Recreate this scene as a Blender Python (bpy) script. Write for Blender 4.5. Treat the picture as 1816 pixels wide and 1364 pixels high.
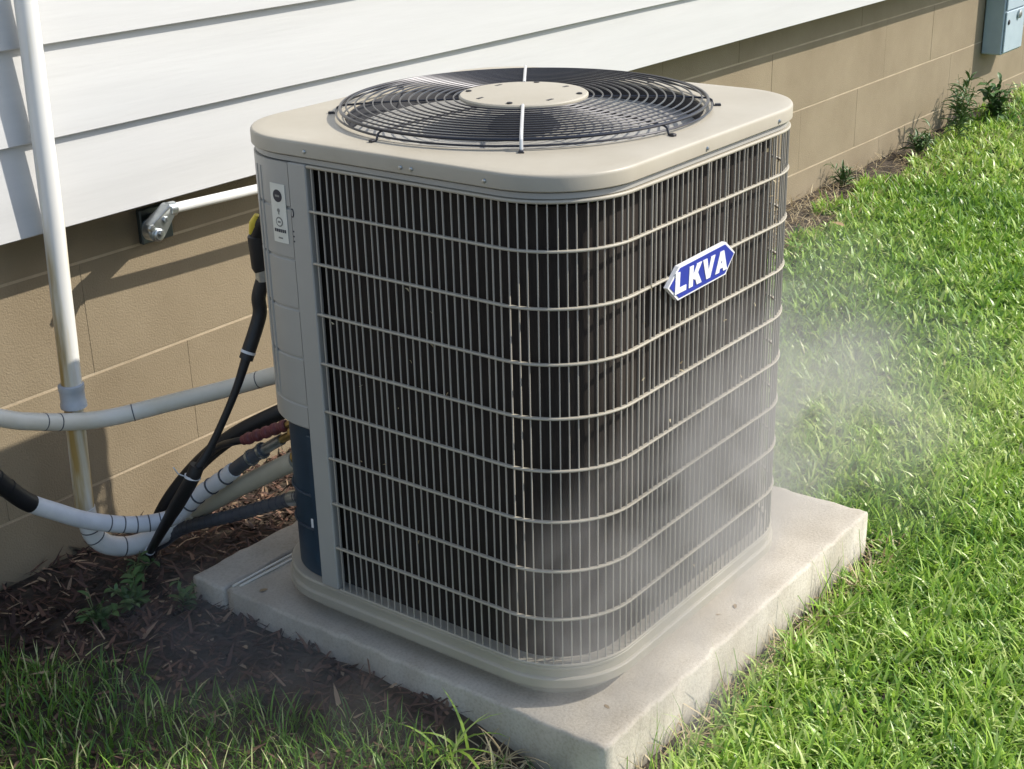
import bpy, math, random
import numpy as np
from mathutils import Vector, Matrix

for o in list(bpy.data.objects):
    bpy.data.objects.remove(o, do_unlink=True)
SC = bpy.context.scene
COL = SC.collection
PI = math.pi

# ------------------------------------------------------------------ camera
cam_data = bpy.data.cameras.new('camera')
cam = bpy.data.objects.new('camera', cam_data)
COL.objects.link(cam)
right = Vector((0.60304, -0.79734, -0.02417))
down = Vector((-0.31180, -0.20771, -0.92717))
fwd = Vector((0.73425, 0.56666, -0.37387))
m = Matrix.Identity(4)
for i in range(3):
    m[i][0], m[i][1], m[i][2] = right[i], -down[i], -fwd[i]
m.translation = Vector((-1.83265, -1.21773, 1.61647))
cam.matrix_world = m
cam_data.lens = 50.13
cam_data.sensor_width = 36.0
cam_data.clip_start = 0.05
cam_data.clip_end = 300.0
SC.camera = cam

# ------------------------------------------------------------------ light
SUN_AZ = math.radians(47.0)      # how far the sun stands out from the wall's line
SUN_EL = math.radians(40.5)
sun_vec = Vector((math.cos(SUN_AZ) * math.cos(SUN_EL), -math.sin(SUN_AZ) * math.cos(SUN_EL), math.sin(SUN_EL)))
world = bpy.data.worlds.new('World')
SC.world = world
world.use_nodes = True
wn = world.node_tree
wn.nodes.clear()
sky = wn.nodes.new('ShaderNodeTexSky')
sky.sky_type = 'NISHITA'
sky.sun_disc = False
sky.sun_elevation = SUN_EL
sky.sun_rotation = math.atan2(sun_vec.x, sun_vec.y)
sky.air_density = 1.0
sky.dust_density = 1.2
bg = wn.nodes.new('ShaderNodeBackground')
bg.inputs['Strength'].default_value = 0.15
wo = wn.nodes.new('ShaderNodeOutputWorld')
wn.links.new(sky.outputs[0], bg.inputs[0])
wn.links.new(bg.outputs[0], wo.inputs[0])
sd = bpy.data.lights.new('sun', 'SUN')
sd.energy = 3.8
sd.angle = math.radians(0.5)
sd.color = (1.0, 0.94, 0.84)
sun = bpy.data.objects.new('sun', sd)
COL.objects.link(sun)
sun.rotation_euler = (-sun_vec).to_track_quat('-Z', 'Y').to_euler()
SC.view_settings.view_transform = 'Standard'
SC.view_settings.look = 'None'
SC.view_settings.gamma = 1.0
SC.view_settings.exposure = 0.55

# ------------------------------------------------------------------ materials
def mat(name, col, rough=0.6, metal=0.0, var=None, var_scale=8.0, var_amt=0.5, bump=0.0, bump_scale=60.0,
        spec=0.5, stretch=None, coords='Object', detail=6.0, coat=0.0):
    m = bpy.data.materials.new(name)
    m.use_nodes = True
    nt = m.node_tree
    b = nt.nodes['Principled BSDF']
    b.inputs['Base Color'].default_value = (*col, 1)
    b.inputs['Roughness'].default_value = rough
    b.inputs['Metallic'].default_value = metal
    b.inputs['Specular IOR Level'].default_value = spec
    b.inputs['Coat Weight'].default_value = coat
    tc = nt.nodes.new('ShaderNodeTexCoord')
    if coords == 'Position':
        src = nt.nodes.new('ShaderNodeNewGeometry').outputs['Position']
    else:
        src = tc.outputs[coords]
    if stretch:
        mp = nt.nodes.new('ShaderNodeMapping')
        mp.inputs['Scale'].default_value = stretch
        nt.links.new(src, mp.inputs[0])
        src = mp.outputs[0]
    if var:
        nz = nt.nodes.new('ShaderNodeTexNoise')
        nz.inputs['Scale'].default_value = var_scale
        nz.inputs['Detail'].default_value = detail
        nz.inputs['Roughness'].default_value = 0.62
        nt.links.new(src, nz.inputs[0])
        rp = nt.nodes.new('ShaderNodeValToRGB')
        rp.color_ramp.elements[0].position = 0.5 - 0.5 * var_amt * 0.5
        rp.color_ramp.elements[1].position = 0.5 + 0.5 * var_amt * 0.5
        rp.color_ramp.elements[0].color = (*var, 1)
        rp.color_ramp.elements[1].color = (*col, 1)
        nt.links.new(nz.outputs[0], rp.inputs[0])
        nt.links.new(rp.outputs[0], b.inputs['Base Color'])
    if bump:
        n2 = nt.nodes.new('ShaderNodeTexNoise')
        n2.inputs['Scale'].default_value = bump_scale
        n2.inputs['Detail'].default_value = 5.0
        nt.links.new(src, n2.inputs[0])
        bp = nt.nodes.new('ShaderNodeBump')
        bp.inputs['Strength'].default_value = bump
        bp.inputs['Distance'].default_value = 0.004
        nt.links.new(n2.outputs[0], bp.inputs['Height'])
        nt.links.new(bp.outputs[0], b.inputs['Normal'])
    return m

M = {}
M['paint'] = mat('unit_paint', (0.435, 0.40, 0.325), 0.46, var=(0.365, 0.328, 0.255), var_scale=6, var_amt=1.1, stretch=(1, 1, 0.35), bump=0.03, bump_scale=300)
M['paint_slat'] = mat('slat_paint', (0.42, 0.39, 0.33), 0.45, var=(0.36, 0.33, 0.28), var_scale=9, var_amt=0.8, coords='Position')
M['paint_grey'] = mat('panel_paint', (0.40, 0.39, 0.355), 0.40, var=(0.36, 0.35, 0.32), var_scale=6, var_amt=1.0, bump=0.03, bump_scale=200)
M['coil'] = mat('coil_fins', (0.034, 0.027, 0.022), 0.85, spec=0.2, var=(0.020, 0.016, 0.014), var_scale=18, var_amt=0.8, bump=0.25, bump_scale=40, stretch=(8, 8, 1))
M['black'] = mat('black_rubber', (0.012, 0.012, 0.014), 0.5, bump=0.1, bump_scale=120)
M['blackwire'] = mat('guard_wire', (0.045, 0.045, 0.052), 0.3, metal=0.55, spec=0.5)
M['spoke'] = mat('sunlit_spoke', (0.62, 0.62, 0.62), 0.3, metal=0.3)  # sunlit brightness of two guard spokes painted as a pale colour
M['dark'] = mat('dark_interior', (0.016, 0.016, 0.020), 0.55)
M['blade'] = mat('fan_blade_grey', (0.10, 0.10, 0.11), 0.35, metal=0.5)
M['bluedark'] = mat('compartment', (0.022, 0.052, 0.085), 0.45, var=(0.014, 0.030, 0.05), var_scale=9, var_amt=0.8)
M['steel'] = mat('galvanised', (0.55, 0.58, 0.58), 0.33, metal=0.9, var=(0.35, 0.38, 0.39), var_scale=30, var_amt=0.7)
M['plate'] = mat('dull_plate', (0.10, 0.12, 0.12), 0.45, metal=0.6, var=(0.06, 0.075, 0.08), var_scale=25, var_amt=0.8)
M['pvc'] = mat('white_pvc', (0.78, 0.75, 0.67), 0.38, var=(0.66, 0.60, 0.46), var_scale=7, var_amt=0.9, bump=0.04, bump_scale=80)
M['pvc_y'] = mat('yellowed_pvc', (0.66, 0.63, 0.55), 0.42, var=(0.42, 0.29, 0.10), var_scale=11, var_amt=0.75, stretch=(3.0, 3.0, 0.25), coords='Position', bump=0.04, bump_scale=80)
M['pvc_w'] = mat('clean_pvc', (0.80, 0.80, 0.78), 0.34, var=(0.68, 0.67, 0.63), var_scale=9, var_amt=0.9)
M['pvc_g'] = mat('grey_coupling', (0.50, 0.53, 0.56), 0.4, var=(0.40, 0.43, 0.46), var_scale=20, var_amt=0.8)
M['wrap'] = mat('white_wrap', (0.76, 0.77, 0.78), 0.5, var=(0.60, 0.61, 0.63), var_scale=14, var_amt=0.9, bump=0.2, bump_scale=60)
M['tan'] = mat('tan_conduit', (0.52, 0.48, 0.38), 0.42, var=(0.43, 0.39, 0.29), var_scale=9, var_amt=0.9)
M['greyc'] = mat('grey_flex', (0.09, 0.095, 0.11), 0.42, var=(0.06, 0.065, 0.075), var_scale=15, var_amt=0.8)
M['brass'] = mat('brass', (0.50, 0.36, 0.14), 0.35, metal=0.85, var=(0.30, 0.20, 0.08), var_scale=30, var_amt=0.8)
M['red'] = mat('red_rubber', (0.20, 0.045, 0.05), 0.55, var=(0.10, 0.03, 0.03), var_scale=40, var_amt=0.9)
M['yellow'] = mat('yellow_tag', (0.72, 0.55, 0.06), 0.5)
M['white'] = mat('label_white', (0.72, 0.72, 0.66), 0.45, var=(0.66, 0.65, 0.56), var_scale=30, var_amt=0.9)
M['ink'] = mat('label_ink', (0.02, 0.022, 0.035), 0.5)
M['greyink'] = mat('label_grey_ink', (0.22, 0.22, 0.20), 0.5)
M['badgeblue'] = mat('badge_blue', (0.030, 0.050, 0.34), 0.3, var=(0.026, 0.045, 0.28), var_scale=20, var_amt=0.8)
M['badgewhite'] = mat('badge_white', (0.80, 0.80, 0.80), 0.3)
M['siding'] = mat('siding_paint', (0.525, 0.525, 0.515), 0.55, var=(0.475, 0.475, 0.465), var_scale=5, var_amt=1.0, bump=0.09, bump_scale=26, stretch=(0.35, 1, 5))
M['block'] = mat('tan_block', (0.275, 0.222, 0.145), 0.85, var=(0.215, 0.168, 0.105), var_scale=4, var_amt=1.0, bump=0.45, bump_scale=210, coords='Position')
M['mortar'] = mat('mortar', (0.50, 0.41, 0.29), 0.9, var=(0.33, 0.26, 0.17), var_scale=9, var_amt=1.0, bump=0.3, bump_scale=150)
M['boxblue'] = mat('utility_blue', (0.40, 0.49, 0.54), 0.45, metal=0.0, var=(0.33, 0.41, 0.46), var_scale=9, var_amt=1.0)
M['cream'] = mat('cream_sun_stripe', (0.84, 0.80, 0.70), 0.5)
M['bark'] = mat('bark_mulch', (0.13, 0.062, 0.045), 0.85, var=(0.06, 0.03, 0.024), var_scale=25, var_amt=1.0)
M['drygrass'] = mat('dry_straw', (0.50, 0.40, 0.23), 0.7, var=(0.34, 0.25, 0.13), var_scale=12, var_amt=1.0)
M['leafbrown'] = mat('brown_leaf', (0.40, 0.29, 0.15), 0.7, var=(0.24, 0.15, 0.07), var_scale=40, var_amt=1.0)
M['weed'] = mat('weed_leaf', (0.10, 0.19, 0.05), 0.45, var=(0.055, 0.11, 0.032), var_scale=18, var_amt=1.0)
M['stem'] = mat('weed_stem', (0.12, 0.15, 0.05), 0.6)

# concrete pad: speckle, blotches, soil-toned lower sides that also paint in shade
def concrete_mat():
    m = bpy.data.materials.new('pad_concrete')
    m.use_nodes = True
    nt = m.node_tree
    b = nt.nodes['Principled BSDF']
    b.inputs['Roughness'].default_value = 0.85
    tc = nt.nodes.new('ShaderNodeTexCoord')
    n1 = nt.nodes.new('ShaderNodeTexNoise'); n1.inputs['Scale'].default_value = 4.5; n1.inputs['Detail'].default_value = 8
    n2 = nt.nodes.new('ShaderNodeTexNoise'); n2.inputs['Scale'].default_value = 160; n2.inputs['Detail'].default_value = 3
    for n in (n1, n2):
        nt.links.new(tc.outputs['Object'], n.inputs[0])
    r1 = nt.nodes.new('ShaderNodeValToRGB')
    r1.color_ramp.elements[0].position = 0.34; r1.color_ramp.elements[0].color = (0.40, 0.355, 0.285, 1)
    r1.color_ramp.elements[1].position = 0.62; r1.color_ramp.elements[1].color = (0.56, 0.515, 0.435, 1)
    nt.links.new(n1.outputs[0], r1.inputs[0])
    r2 = nt.nodes.new('ShaderNodeValToRGB')
    r2.color_ramp.elements[0].position = 0.33; r2.color_ramp.elements[0].color = (0.80, 0.78, 0.75, 1)
    r2.color_ramp.elements[1].position = 0.55; r2.color_ramp.elements[1].color = (1, 1, 1, 1)
    nt.links.new(n2.outputs[0], r2.inputs[0])
    mx = nt.nodes.new('ShaderNodeMix'); mx.data_type = 'RGBA'; mx.blend_type = 'MULTIPLY'
    mx.inputs[0].default_value = 0.8
    nt.links.new(r1.outputs[0], mx.inputs[6]); nt.links.new(r2.outputs[0], mx.inputs[7])
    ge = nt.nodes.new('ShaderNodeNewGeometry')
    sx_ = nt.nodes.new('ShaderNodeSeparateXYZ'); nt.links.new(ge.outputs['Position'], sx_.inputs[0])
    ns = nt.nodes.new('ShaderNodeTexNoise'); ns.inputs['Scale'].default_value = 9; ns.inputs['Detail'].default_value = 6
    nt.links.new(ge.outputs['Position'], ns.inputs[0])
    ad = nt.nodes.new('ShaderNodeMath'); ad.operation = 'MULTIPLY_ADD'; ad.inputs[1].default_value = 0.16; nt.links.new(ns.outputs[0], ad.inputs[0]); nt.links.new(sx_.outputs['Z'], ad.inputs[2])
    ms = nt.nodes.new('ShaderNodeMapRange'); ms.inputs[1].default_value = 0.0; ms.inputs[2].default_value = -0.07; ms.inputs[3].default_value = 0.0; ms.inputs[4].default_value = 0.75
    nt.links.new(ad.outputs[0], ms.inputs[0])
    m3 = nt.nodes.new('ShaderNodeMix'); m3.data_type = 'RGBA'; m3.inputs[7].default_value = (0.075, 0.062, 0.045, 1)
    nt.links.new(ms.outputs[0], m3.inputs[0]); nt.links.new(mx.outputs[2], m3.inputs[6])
    nt.links.new(m3.outputs[2], b.inputs['Base Color'])
    bp = nt.nodes.new('ShaderNodeBump'); bp.inputs['Strength'].default_value = 0.3; bp.inputs['Distance'].default_value = 0.003
    nt.links.new(n2.outputs[0], bp.inputs['Height']); nt.links.new(bp.outputs[0], b.inputs['Normal'])
    return m
M['pad'] = concrete_mat()

def soil_mat():
    m = bpy.data.materials.new('soil')
    m.use_nodes = True
    nt = m.node_tree
    b = nt.nodes['Principled BSDF']; b.inputs['Roughness'].default_value = 0.95
    tc = nt.nodes.new('ShaderNodeTexCoord')
    n1 = nt.nodes.new('ShaderNodeTexNoise'); n1.inputs['Scale'].default_value = 22; n1.inputs['Detail'].default_value = 9
    nt.links.new(tc.outputs['Object'], n1.inputs[0])
    r1 = nt.nodes.new('ShaderNodeValToRGB')
    r1.color_ramp.elements[0].position = 0.35; r1.color_ramp.elements[0].color = (0.022, 0.016, 0.011, 1)
    r1.color_ramp.elements[1].position = 0.7; r1.color_ramp.elements[1].color = (0.085, 0.062, 0.040, 1)
    nt.links.new(n1.outputs[0], r1.inputs[0]); nt.links.new(r1.outputs[0], b.inputs['Base Color'])
    bp = nt.nodes.new('ShaderNodeBump'); bp.inputs['Strength'].default_value = 0.8; bp.inputs['Distance'].default_value = 0.02
    nt.links.new(n1.outputs[0], bp.inputs['Height']); nt.links.new(bp.outputs[0], b.inputs['Normal'])
    return m
M['soil'] = soil_mat()

def blade_mat(name, stops, rough=0.38, trans=0.35):
    m = bpy.data.materials.new(name)
    m.use_nodes = True
    nt = m.node_tree
    b = nt.nodes['Principled BSDF']
    b.inputs['Roughness'].default_value = rough
    at = nt.nodes.new('ShaderNodeAttribute'); at.attribute_name = 'tone'
    rp = nt.nodes.new('ShaderNodeValToRGB')
    els = rp.color_ramp.elements
    els[0].position, els[0].color = stops[0][0], (*stops[0][1], 1)
    els[1].position, els[1].color = stops[-1][0], (*stops[-1][1], 1)
    for p, c in stops[1:-1]:
        e = els.new(p); e.color = (*c, 1)
    nt.links.new(at.outputs['Fac'], rp.inputs[0])
    nt.links.new(rp.outputs[0], b.inputs['Base Color'])
    tr = nt.nodes.new('ShaderNodeBsdfTranslucent')
    nt.links.new(rp.outputs[0], tr.inputs[0])
    mx = nt.nodes.new('ShaderNodeMixShader'); mx.inputs[0].default_value = trans
    out = nt.nodes['Material Output']
    nt.links.new(b.outputs[0], mx.inputs[1]); nt.links.new(tr.outputs[0], mx.inputs[2])
    nt.links.new(mx.outputs[0], out.inputs['Surface'])
    return m
M['grass'] = blade_mat('grass_blade', [(0.0, (0.07, 0.16, 0.03)), (0.35, (0.19, 0.36, 0.05)), (0.75, (0.38, 0.56, 0.08)), (0.90, (0.55, 0.65, 0.22)), (1.0, (0.62, 0.57, 0.34))])
M['straw'] = blade_mat('straw_blade', [(0.0, (0.28, 0.20, 0.10)), (0.5, (0.48, 0.38, 0.21)), (1.0, (0.62, 0.53, 0.34))], 0.6, 0.2)
M['chips'] = blade_mat('bark_chip', [(0.0, (0.022, 0.014, 0.011)), (0.6, (0.075, 0.038, 0.028)), (0.9, (0.16, 0.085, 0.055)), (1.0, (0.44, 0.33, 0.21))], 0.8, 0.0)

# ------------------------------------------------------------------ mesh helpers
def mesh_obj(name, verts, faces, material, parent=None, smooth=False):
    me = bpy.data.meshes.new(name)
    me.from_pydata([tuple(v) for v in verts], [], faces)
    me.update()
    if smooth:
        me.polygons.foreach_set('use_smooth', [True] * len(me.polygons))
    if material:
        me.materials.append(material)
    o = bpy.data.objects.new(name, me)
    COL.objects.link(o)
    if parent:
        o.parent = parent
    return o

def autosmooth(o, deg=35):
    import bmesh
    bm = bmesh.new(); bm.from_mesh(o.data)
    for f in bm.faces: f.smooth = True
    for e in bm.edges:
        e.smooth = not (len(e.link_faces) == 2 and e.calc_face_angle(0) > math.radians(deg))
    bmesh.ops.recalc_face_normals(bm, faces=bm.faces)
    bm.to_mesh(o.data); bm.free()
    return o

def empty(name, loc=(0, 0, 0)):
    o = bpy.data.objects.new(name, None)
    o.location = loc
    o.empty_display_size = 0.05
    COL.objects.link(o)
    return o

def tag(o, label, cat, group=None, kind=None):
    if label: o['label'] = label
    if cat: o['category'] = cat
    if group: o['group'] = group
    if kind: o['kind'] = kind
    return o

def adopt(child, parent):
    """parent keeping world placement when parent is an unrotated empty"""
    child.parent = parent
    child.matrix_parent_inverse = Matrix.Translation(-parent.location) if parent.parent is None else Matrix.Identity(4)
    return child

class MB:
    def __init__(s): s.v = []; s.f = []
    def add(s, verts, faces):
        k = len(s.v); s.v += [tuple(v) for v in verts]; s.f += [tuple(i + k for i in f) for f in faces]; return s
    def box(s, x0, x1, y0, y1, z0, z1, bev=0.0):
        if bev <= 0:
            v = [(x, y, z) for x in (x0, x1) for y in (y0, y1) for z in (z0, z1)]
            f = [(0, 1, 3, 2), (4, 6, 7, 5), (0, 4, 5, 1), (2, 3, 7, 6), (0, 2, 6, 4), (1, 5, 7, 3)]
            return s.add(v, f)
        import bmesh
        bm = bmesh.new(); bmesh.ops.create_cube(bm, size=1)
        for q in bm.verts:
            q.co = Vector(((x0 + x1) / 2 + q.co.x * (x1 - x0), (y0 + y1) / 2 + q.co.y * (y1 - y0), (z0 + z1) / 2 + q.co.z * (z1 - z0)))
        bmesh.ops.bevel(bm, geom=bm.edges[:], offset=bev, segments=1, affect='EDGES', profile=0.5)
        bm.verts.index_update()
        v = [q.co[:] for q in bm.verts]; f = [[q.index for q in p.verts] for p in bm.faces]
        bm.free()
        return s.add(v, f)
    def tube(s, pts, rad, n=12, caps=True):
        pts = [Vector(p) for p in pts]
        if not hasattr(rad, '__len__'): rad = [rad] * len(pts)
        t0 = (pts[1] - pts[0]).normalized()
        up = Vector((0, 0, 1)) if abs(t0.z) < 0.9 else Vector((1, 0, 0))
        nrm = t0.cross(up).normalized()
        rings = []
        for i, p in enumerate(pts):
            a = pts[max(i - 1, 0)]; b = pts[min(i + 1, len(pts) - 1)]
            t = (b - a).normalized()
            nrm = (nrm - t * nrm.dot(t)).normalized()
            bn = t.cross(nrm)
            rings.append([p + (nrm * math.cos(2 * PI * k / n) + bn * math.sin(2 * PI * k / n)) * rad[i] for k in range(n)])
        v = [q for r in rings for q in r]
        f = []
        for i in range(len(pts) - 1):
            for k in range(n):
                f.append((i * n + k, i * n + (k + 1) % n, (i + 1) * n + (k + 1) % n, (i + 1) * n + k))
        if caps:
            f.append(tuple(range(n))[::-1]); f.append(tuple((len(pts) - 1) * n + k for k in range(n)))
        return s.add(v, f)
    def ring(s, c, r, rad, n=96, m=8):
        """horizontal torus"""
        v = []; f = []
        for i in range(n):
            a = 2 * PI * i / n
            for k in range(m):
                b = 2 * PI * k / m
                rr = r + rad * math.cos(b)
                v.append((c[0] + rr * math.cos(a), c[1] + rr * math.sin(a), c[2] + rad * math.sin(b)))
        for i in range(n):
            for k in range(m):
                f.append((i * m + k, ((i + 1) % n) * m + k, ((i + 1) % n) * m + (k + 1) % m, i * m + (k + 1) % m))
        return s.add(v, f)
    def loft(s, loops, close_bottom=False, close_top=False):
        n = len(loops[0]); k0 = 0
        v = [p for l in loops for p in l]; f = []
        for i in range(len(loops) - 1):
            for k in range(n):
                f.append((i * n + k, i * n + (k + 1) % n, (i + 1) * n + (k + 1) % n, (i + 1) * n + k))
        if close_bottom: f.append(tuple(range(n))[::-1])
        if close_top: f.append(tuple((len(loops) - 1) * n + k for k in range(n)))
        return s.add(v, f)
    def lathe(s, c, prof, n=48, axis='Z'):
        loops = []
        for r, z in prof:
            l = []
            for k in range(n):
                a = 2 * PI * k / n
                if axis == 'Z': l.append((c[0] + r * math.cos(a), c[1] + r * math.sin(a), c[2] + z))
                elif axis == 'Y': l.append((c[0] + r * math.cos(a), c[1] + z, c[2] + r * math.sin(a)))
                else: l.append((c[0] + z, c[1] + r * math.cos(a), c[2] + r * math.sin(a)))
            loops.append(l)
        return s.loft(loops, True, True)
    def build(s, name, material, parent=None, smooth=35):
        o = mesh_obj(name, s.v, s.f, material, parent)
        if smooth: autosmooth(o, smooth)
        return o

def catmull(P, per=8):
    P = [Vector(p) for p in P]
    Q = [P[0] * 2 - P[1]] + P + [P[-1] * 2 - P[-2]]
    out = []
    for i in range(1, len(Q) - 2):
        a, b, c, d = Q[i - 1], Q[i], Q[i + 1], Q[i + 2]
        for k in range(per):
            t = k / per
            out.append(0.5 * ((2 * b) + (c - a) * t + (2 * a - 5 * b + 4 * c - d) * t * t + (3 * b - a - 3 * c + d) * t ** 3))
    out.append(P[-1])
    return out

# ================================================================== SETTING
def ground_z(x, y):
    x = np.asarray(x, float); y = np.asarray(y, float)
    ss = lambda t: np.clip(t, 0, 1) ** 2 * (3 - 2 * np.clip(t, 0, 1))
    bed = 0.062 * ss((0.25 - x) / 0.2) * ss((x + 1.6) / 1.2) * ss((y - 0.05) / 0.35) * (1 - ss((y - 1.12) / 0.2))
    return -0.125 + 0.012 * np.maximum(x - 1.2, 0) + bed

def build_ground():
    xs = np.concatenate([np.linspace(-60, -3, 12), np.linspace(-2.5, 10, 126), np.linspace(11, 90, 14)])
    ys = np.concatenate([np.linspace(-60, -3, 12), np.linspace(-2.5, 1.9, 45), np.linspace(3, 60, 8)])
    rng = np.random.default_rng(3)
    v = []; f = []
    for y in ys:
        for x in xs:
            z = float(ground_z(min(x, 8), y))
            if -2.6 < x < 10.1 and y < 1.95 and y > -2.6:
                z += rng.normal(0, 0.004)
            if x > 12 or y < -6 or x < -5: z = min(z, -0.05)
            v.append((x, y, z))
    n = len(xs)
    for j in range(len(ys) - 1):
        for i in range(n - 1):
            f.append((j * n + i, j * n + i + 1, (j + 1) * n + i + 1, (j + 1) * n + i))
    o = mesh_obj('ground', v, f, M['soil'], smooth=True)
    o['kind'] = 'structure'
build_ground()

# house wall: foundation blocks below lap siding
WY = 1.65
house = empty('house_wall', (2.0, WY, -0.3))
tag(house, 'white lap siding wall on a tan block foundation behind the air conditioner', 'wall')
def hp(o):
    return adopt(o, house)
X0, X1 = -3.0, 12.0
fnd = hp(MB().box(X0, X1, WY - 0.0006, WY + 0.22, -0.35, 0.80).build('foundation', M['mortar'], smooth=0))
rng = random.Random(5)
JZ = [-0.25, 0.04, 0.33, 0.62, 0.80]
blk = MB().box(-0.29985, 0.29985, -0.005, 0.10, -0.1415, 0.1415, 0.0007).build('concrete_block', M['block'], smooth=30)
first = True
for r in range(4):
    z0, z1 = JZ[r], JZ[r + 1]
    off = 0.47 if r % 2 else 0.17
    k = math.floor((X0 - off) / 0.6)
    while True:
        xa = off + k * 0.6; k += 1
        if xa > X1 - 0.6: break
        if xa < X0: continue
        if first: o = blk; first = False
        else:
            o = bpy.data.objects.new('concrete_block', blk.data); COL.objects.link(o)
        o.location = (xa + 0.3, WY + 0.003 + rng.uniform(-0.0006, 0.0006), (z0 + z1) / 2)
        o.scale = (1, 1, (z1 - z0 - 0.007) / 0.283)
        o.parent = fnd; o.matrix_parent_inverse = Matrix.Identity(4)
# the foundation carries the house empty's inverse, so its blocks inherit world coordinates

SB = 0.760; EXPO = 0.2035; SY = 1.500; BUTT = 0.021
for k in range(12):
    z0 = SB + k * EXPO
    mb = MB()
    nx = 60
    prof = [(SY + 0.002, z0), (SY, z0 + 0.002), (SY + BUTT, z0 + EXPO + 0.03), (SY + BUTT + 0.008, z0 + EXPO + 0.03), (SY + 0.0165, z0)]
    loops = []
    rw = random.Random(40 + k)
    ph = rw.uniform(0, 6)
    for i in range(nx + 1):
        x = X0 + (X1 - X0) * i / nx
        w = 0.0012 * math.sin(x * 1.7 + ph) + 0.0008 * math.sin(x * 4.1 + ph * 2)
        loops.append([(x, y + w, z) for y, z in prof])
    mb.loft(loops, True, True)
    hp(mb.build('siding_board', M['siding'], smooth=30))
hp(MB().box(X0, X1, SY + 0.034, WY + 0.20, SB + 0.004, SB + 12 * EXPO).build('sheathing', M['plate'], smooth=0))

# concrete pad with a narrow second pour at its back
pad = empty('concrete_pad', (0.58, 0.57, -0.14))
tag(pad, 'pale square concrete pad under the air conditioner', 'concrete pad')
def slab(x0, x1, y0, y1, z0, z1, seed, name):
    import bmesh
    bm = bmesh.new()
    nx, ny = 48, max(8, int((y1 - y0) * 44))
    r = random.Random(seed)
    grid = {}
    for j in range(ny + 1):
        for i in range(nx + 1):
            x = x0 + (x1 - x0) * i / nx; y = y0 + (y1 - y0) * j / ny
            z = z1 + r.gauss(0, 0.0007)
            if i in (0, nx): x += r.gauss(0, 0.0018)
            if j in (0, ny): y += r.gauss(0, 0.0018)
            grid[i, j] = bm.verts.new((x, y, z))
    for j in range(ny):
        for i in range(nx):
            bm.faces.new((grid[i, j], grid[i + 1, j], grid[i + 1, j + 1], grid[i, j + 1]))
    bm.edges.index_update()
    be = [e for e in bm.edges if e.is_boundary]
    ret = bmesh.ops.extrude_edge_only(bm, edges=be)
    nv = [q for q in ret['geom'] if isinstance(q, bmesh.types.BMVert)]
    for q in nv: q.co.z = z0 + r.gauss(0, 0.001)
    sharp = [e for e in be if e.is_valid]
    bmesh.ops.bevel(bm, geom=sharp, offset=0.008, segments=2, affect='EDGES', profile=0.6)
    for f in bm.faces: f.smooth = True
    bmesh.ops.recalc_face_normals(bm, faces=bm.faces)
    me = bpy.data.meshes.new(name); bm.to_mesh(me); bm.free()
    me.materials.append(M['pad'])
    o = bpy.data.objects.new(name, me); COL.objects.link(o)
    return adopt(o, pad)
slab(0.0, 1.164, 0.0, 1.028, -0.16, 0.0, 11, 'main_slab')
slab(0.0, 1.164, 1.036, 1.142, -0.16, -0.003, 12, 'back_strip')

# ================================================================== AIR CONDITIONER
UX, UY = 0.4805, 0.5131
HX, HY, RAD = 0.442, 0.432, 0.170
unit = empty('air_conditioner', (UX, UY, 0.0))
tag(unit, 'large beige outdoor air conditioner with slatted sides and a fan on top', 'air conditioner')
def up(o): return adopt(o, unit)

def rloop(off, z, n=14, r=RAD, hx=HX, hy=HY, straight=10):
    """rounded rectangle, counter-clockwise, starting on the right side"""
    hx2, hy2, r2 = hx + off, hy + off, r + off
    P = []
    cs = [(1, 1, 0), (-1, 1, PI / 2), (-1, -1, PI), (1, -1, 1.5 * PI)]
    arcs = []
    for sx, sy, a0 in cs:
        arcs.append([(UX + sx * (hx2 - r2) + r2 * math.cos(a0 + PI / 2 * k / n), UY + sy * (hy2 - r2) + r2 * math.sin(a0 + PI / 2 * k / n)) for k in range(n + 1)])
    for i in range(4):
        P += arcs[i]
        a = arcs[i][-1]; b = arcs[(i + 1) % 4][0]
        for k in range(1, straight):
            t = k / straight
            P.append((a[0] + (b[0] - a[0]) * t, a[1] + (b[1] - a[1]) * t))
    return [(x, y, z) for x, y in P]

# arc-length walk round the body: s=0 at the left face where the grille begins
def walk():
    """dense list of (x, y, nx, ny, s) starting at left face y=0.705 going to the front, right, back"""
    L = rloop(0, 0, n=60, straight=200)
    # reorder: find point closest to (left, 0.703)
    idx = min(range(len(L)), key=lambda i: (L[i][0] - (UX - HX)) ** 2 * 4 + (L[i][1] - 0.703) ** 2)
    L = L[idx:] + L[:idx]
    out = []; s = 0
    for i in range(len(L)):
        a, b, c = L[i - 1], L[i], L[(i + 1) % len(L)]
        tx, ty = c[0] - a[0], c[1] - a[1]; l = math.hypot(tx, ty)
        nx, ny = ty / l, -tx / l
        out.append((b[0], b[1], nx, ny, s))
        s += math.hypot(c[0] - b[0], c[1] - b[1])
    return out
WK = walk()
# stop where the service corner begins again (back-left)
END_S = next(p[4] for p in WK if p[4] > 2.0 and p[0] < UX - HX + 0.30 and p[1] > UY)
ZT, ZB = 1.000, 0.083

# base pan: two stepped flanges on a recessed foot
prof = [(-0.035, 0.0), (-0.035, 0.034), (0.003, 0.036), (0.0070, 0.039), (0.0070, 0.056), (0.0050, 0.0585), (0.0010, 0.060), (0.0008, 0.063), (0.0008, 0.074), (0.0024, 0.076), (0.0024, 0.081), (-0.001, 0.0845), (-0.03, 0.085)]
mb = MB(); mb.loft([rloop(o, z) for o, z in prof], True, True)
base = up(mb.build('base_pan', M['paint'], smooth=22))
# coil behind the slats
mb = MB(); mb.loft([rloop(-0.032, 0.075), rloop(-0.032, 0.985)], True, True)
up(mb.build('coil', M['coil']))

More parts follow.
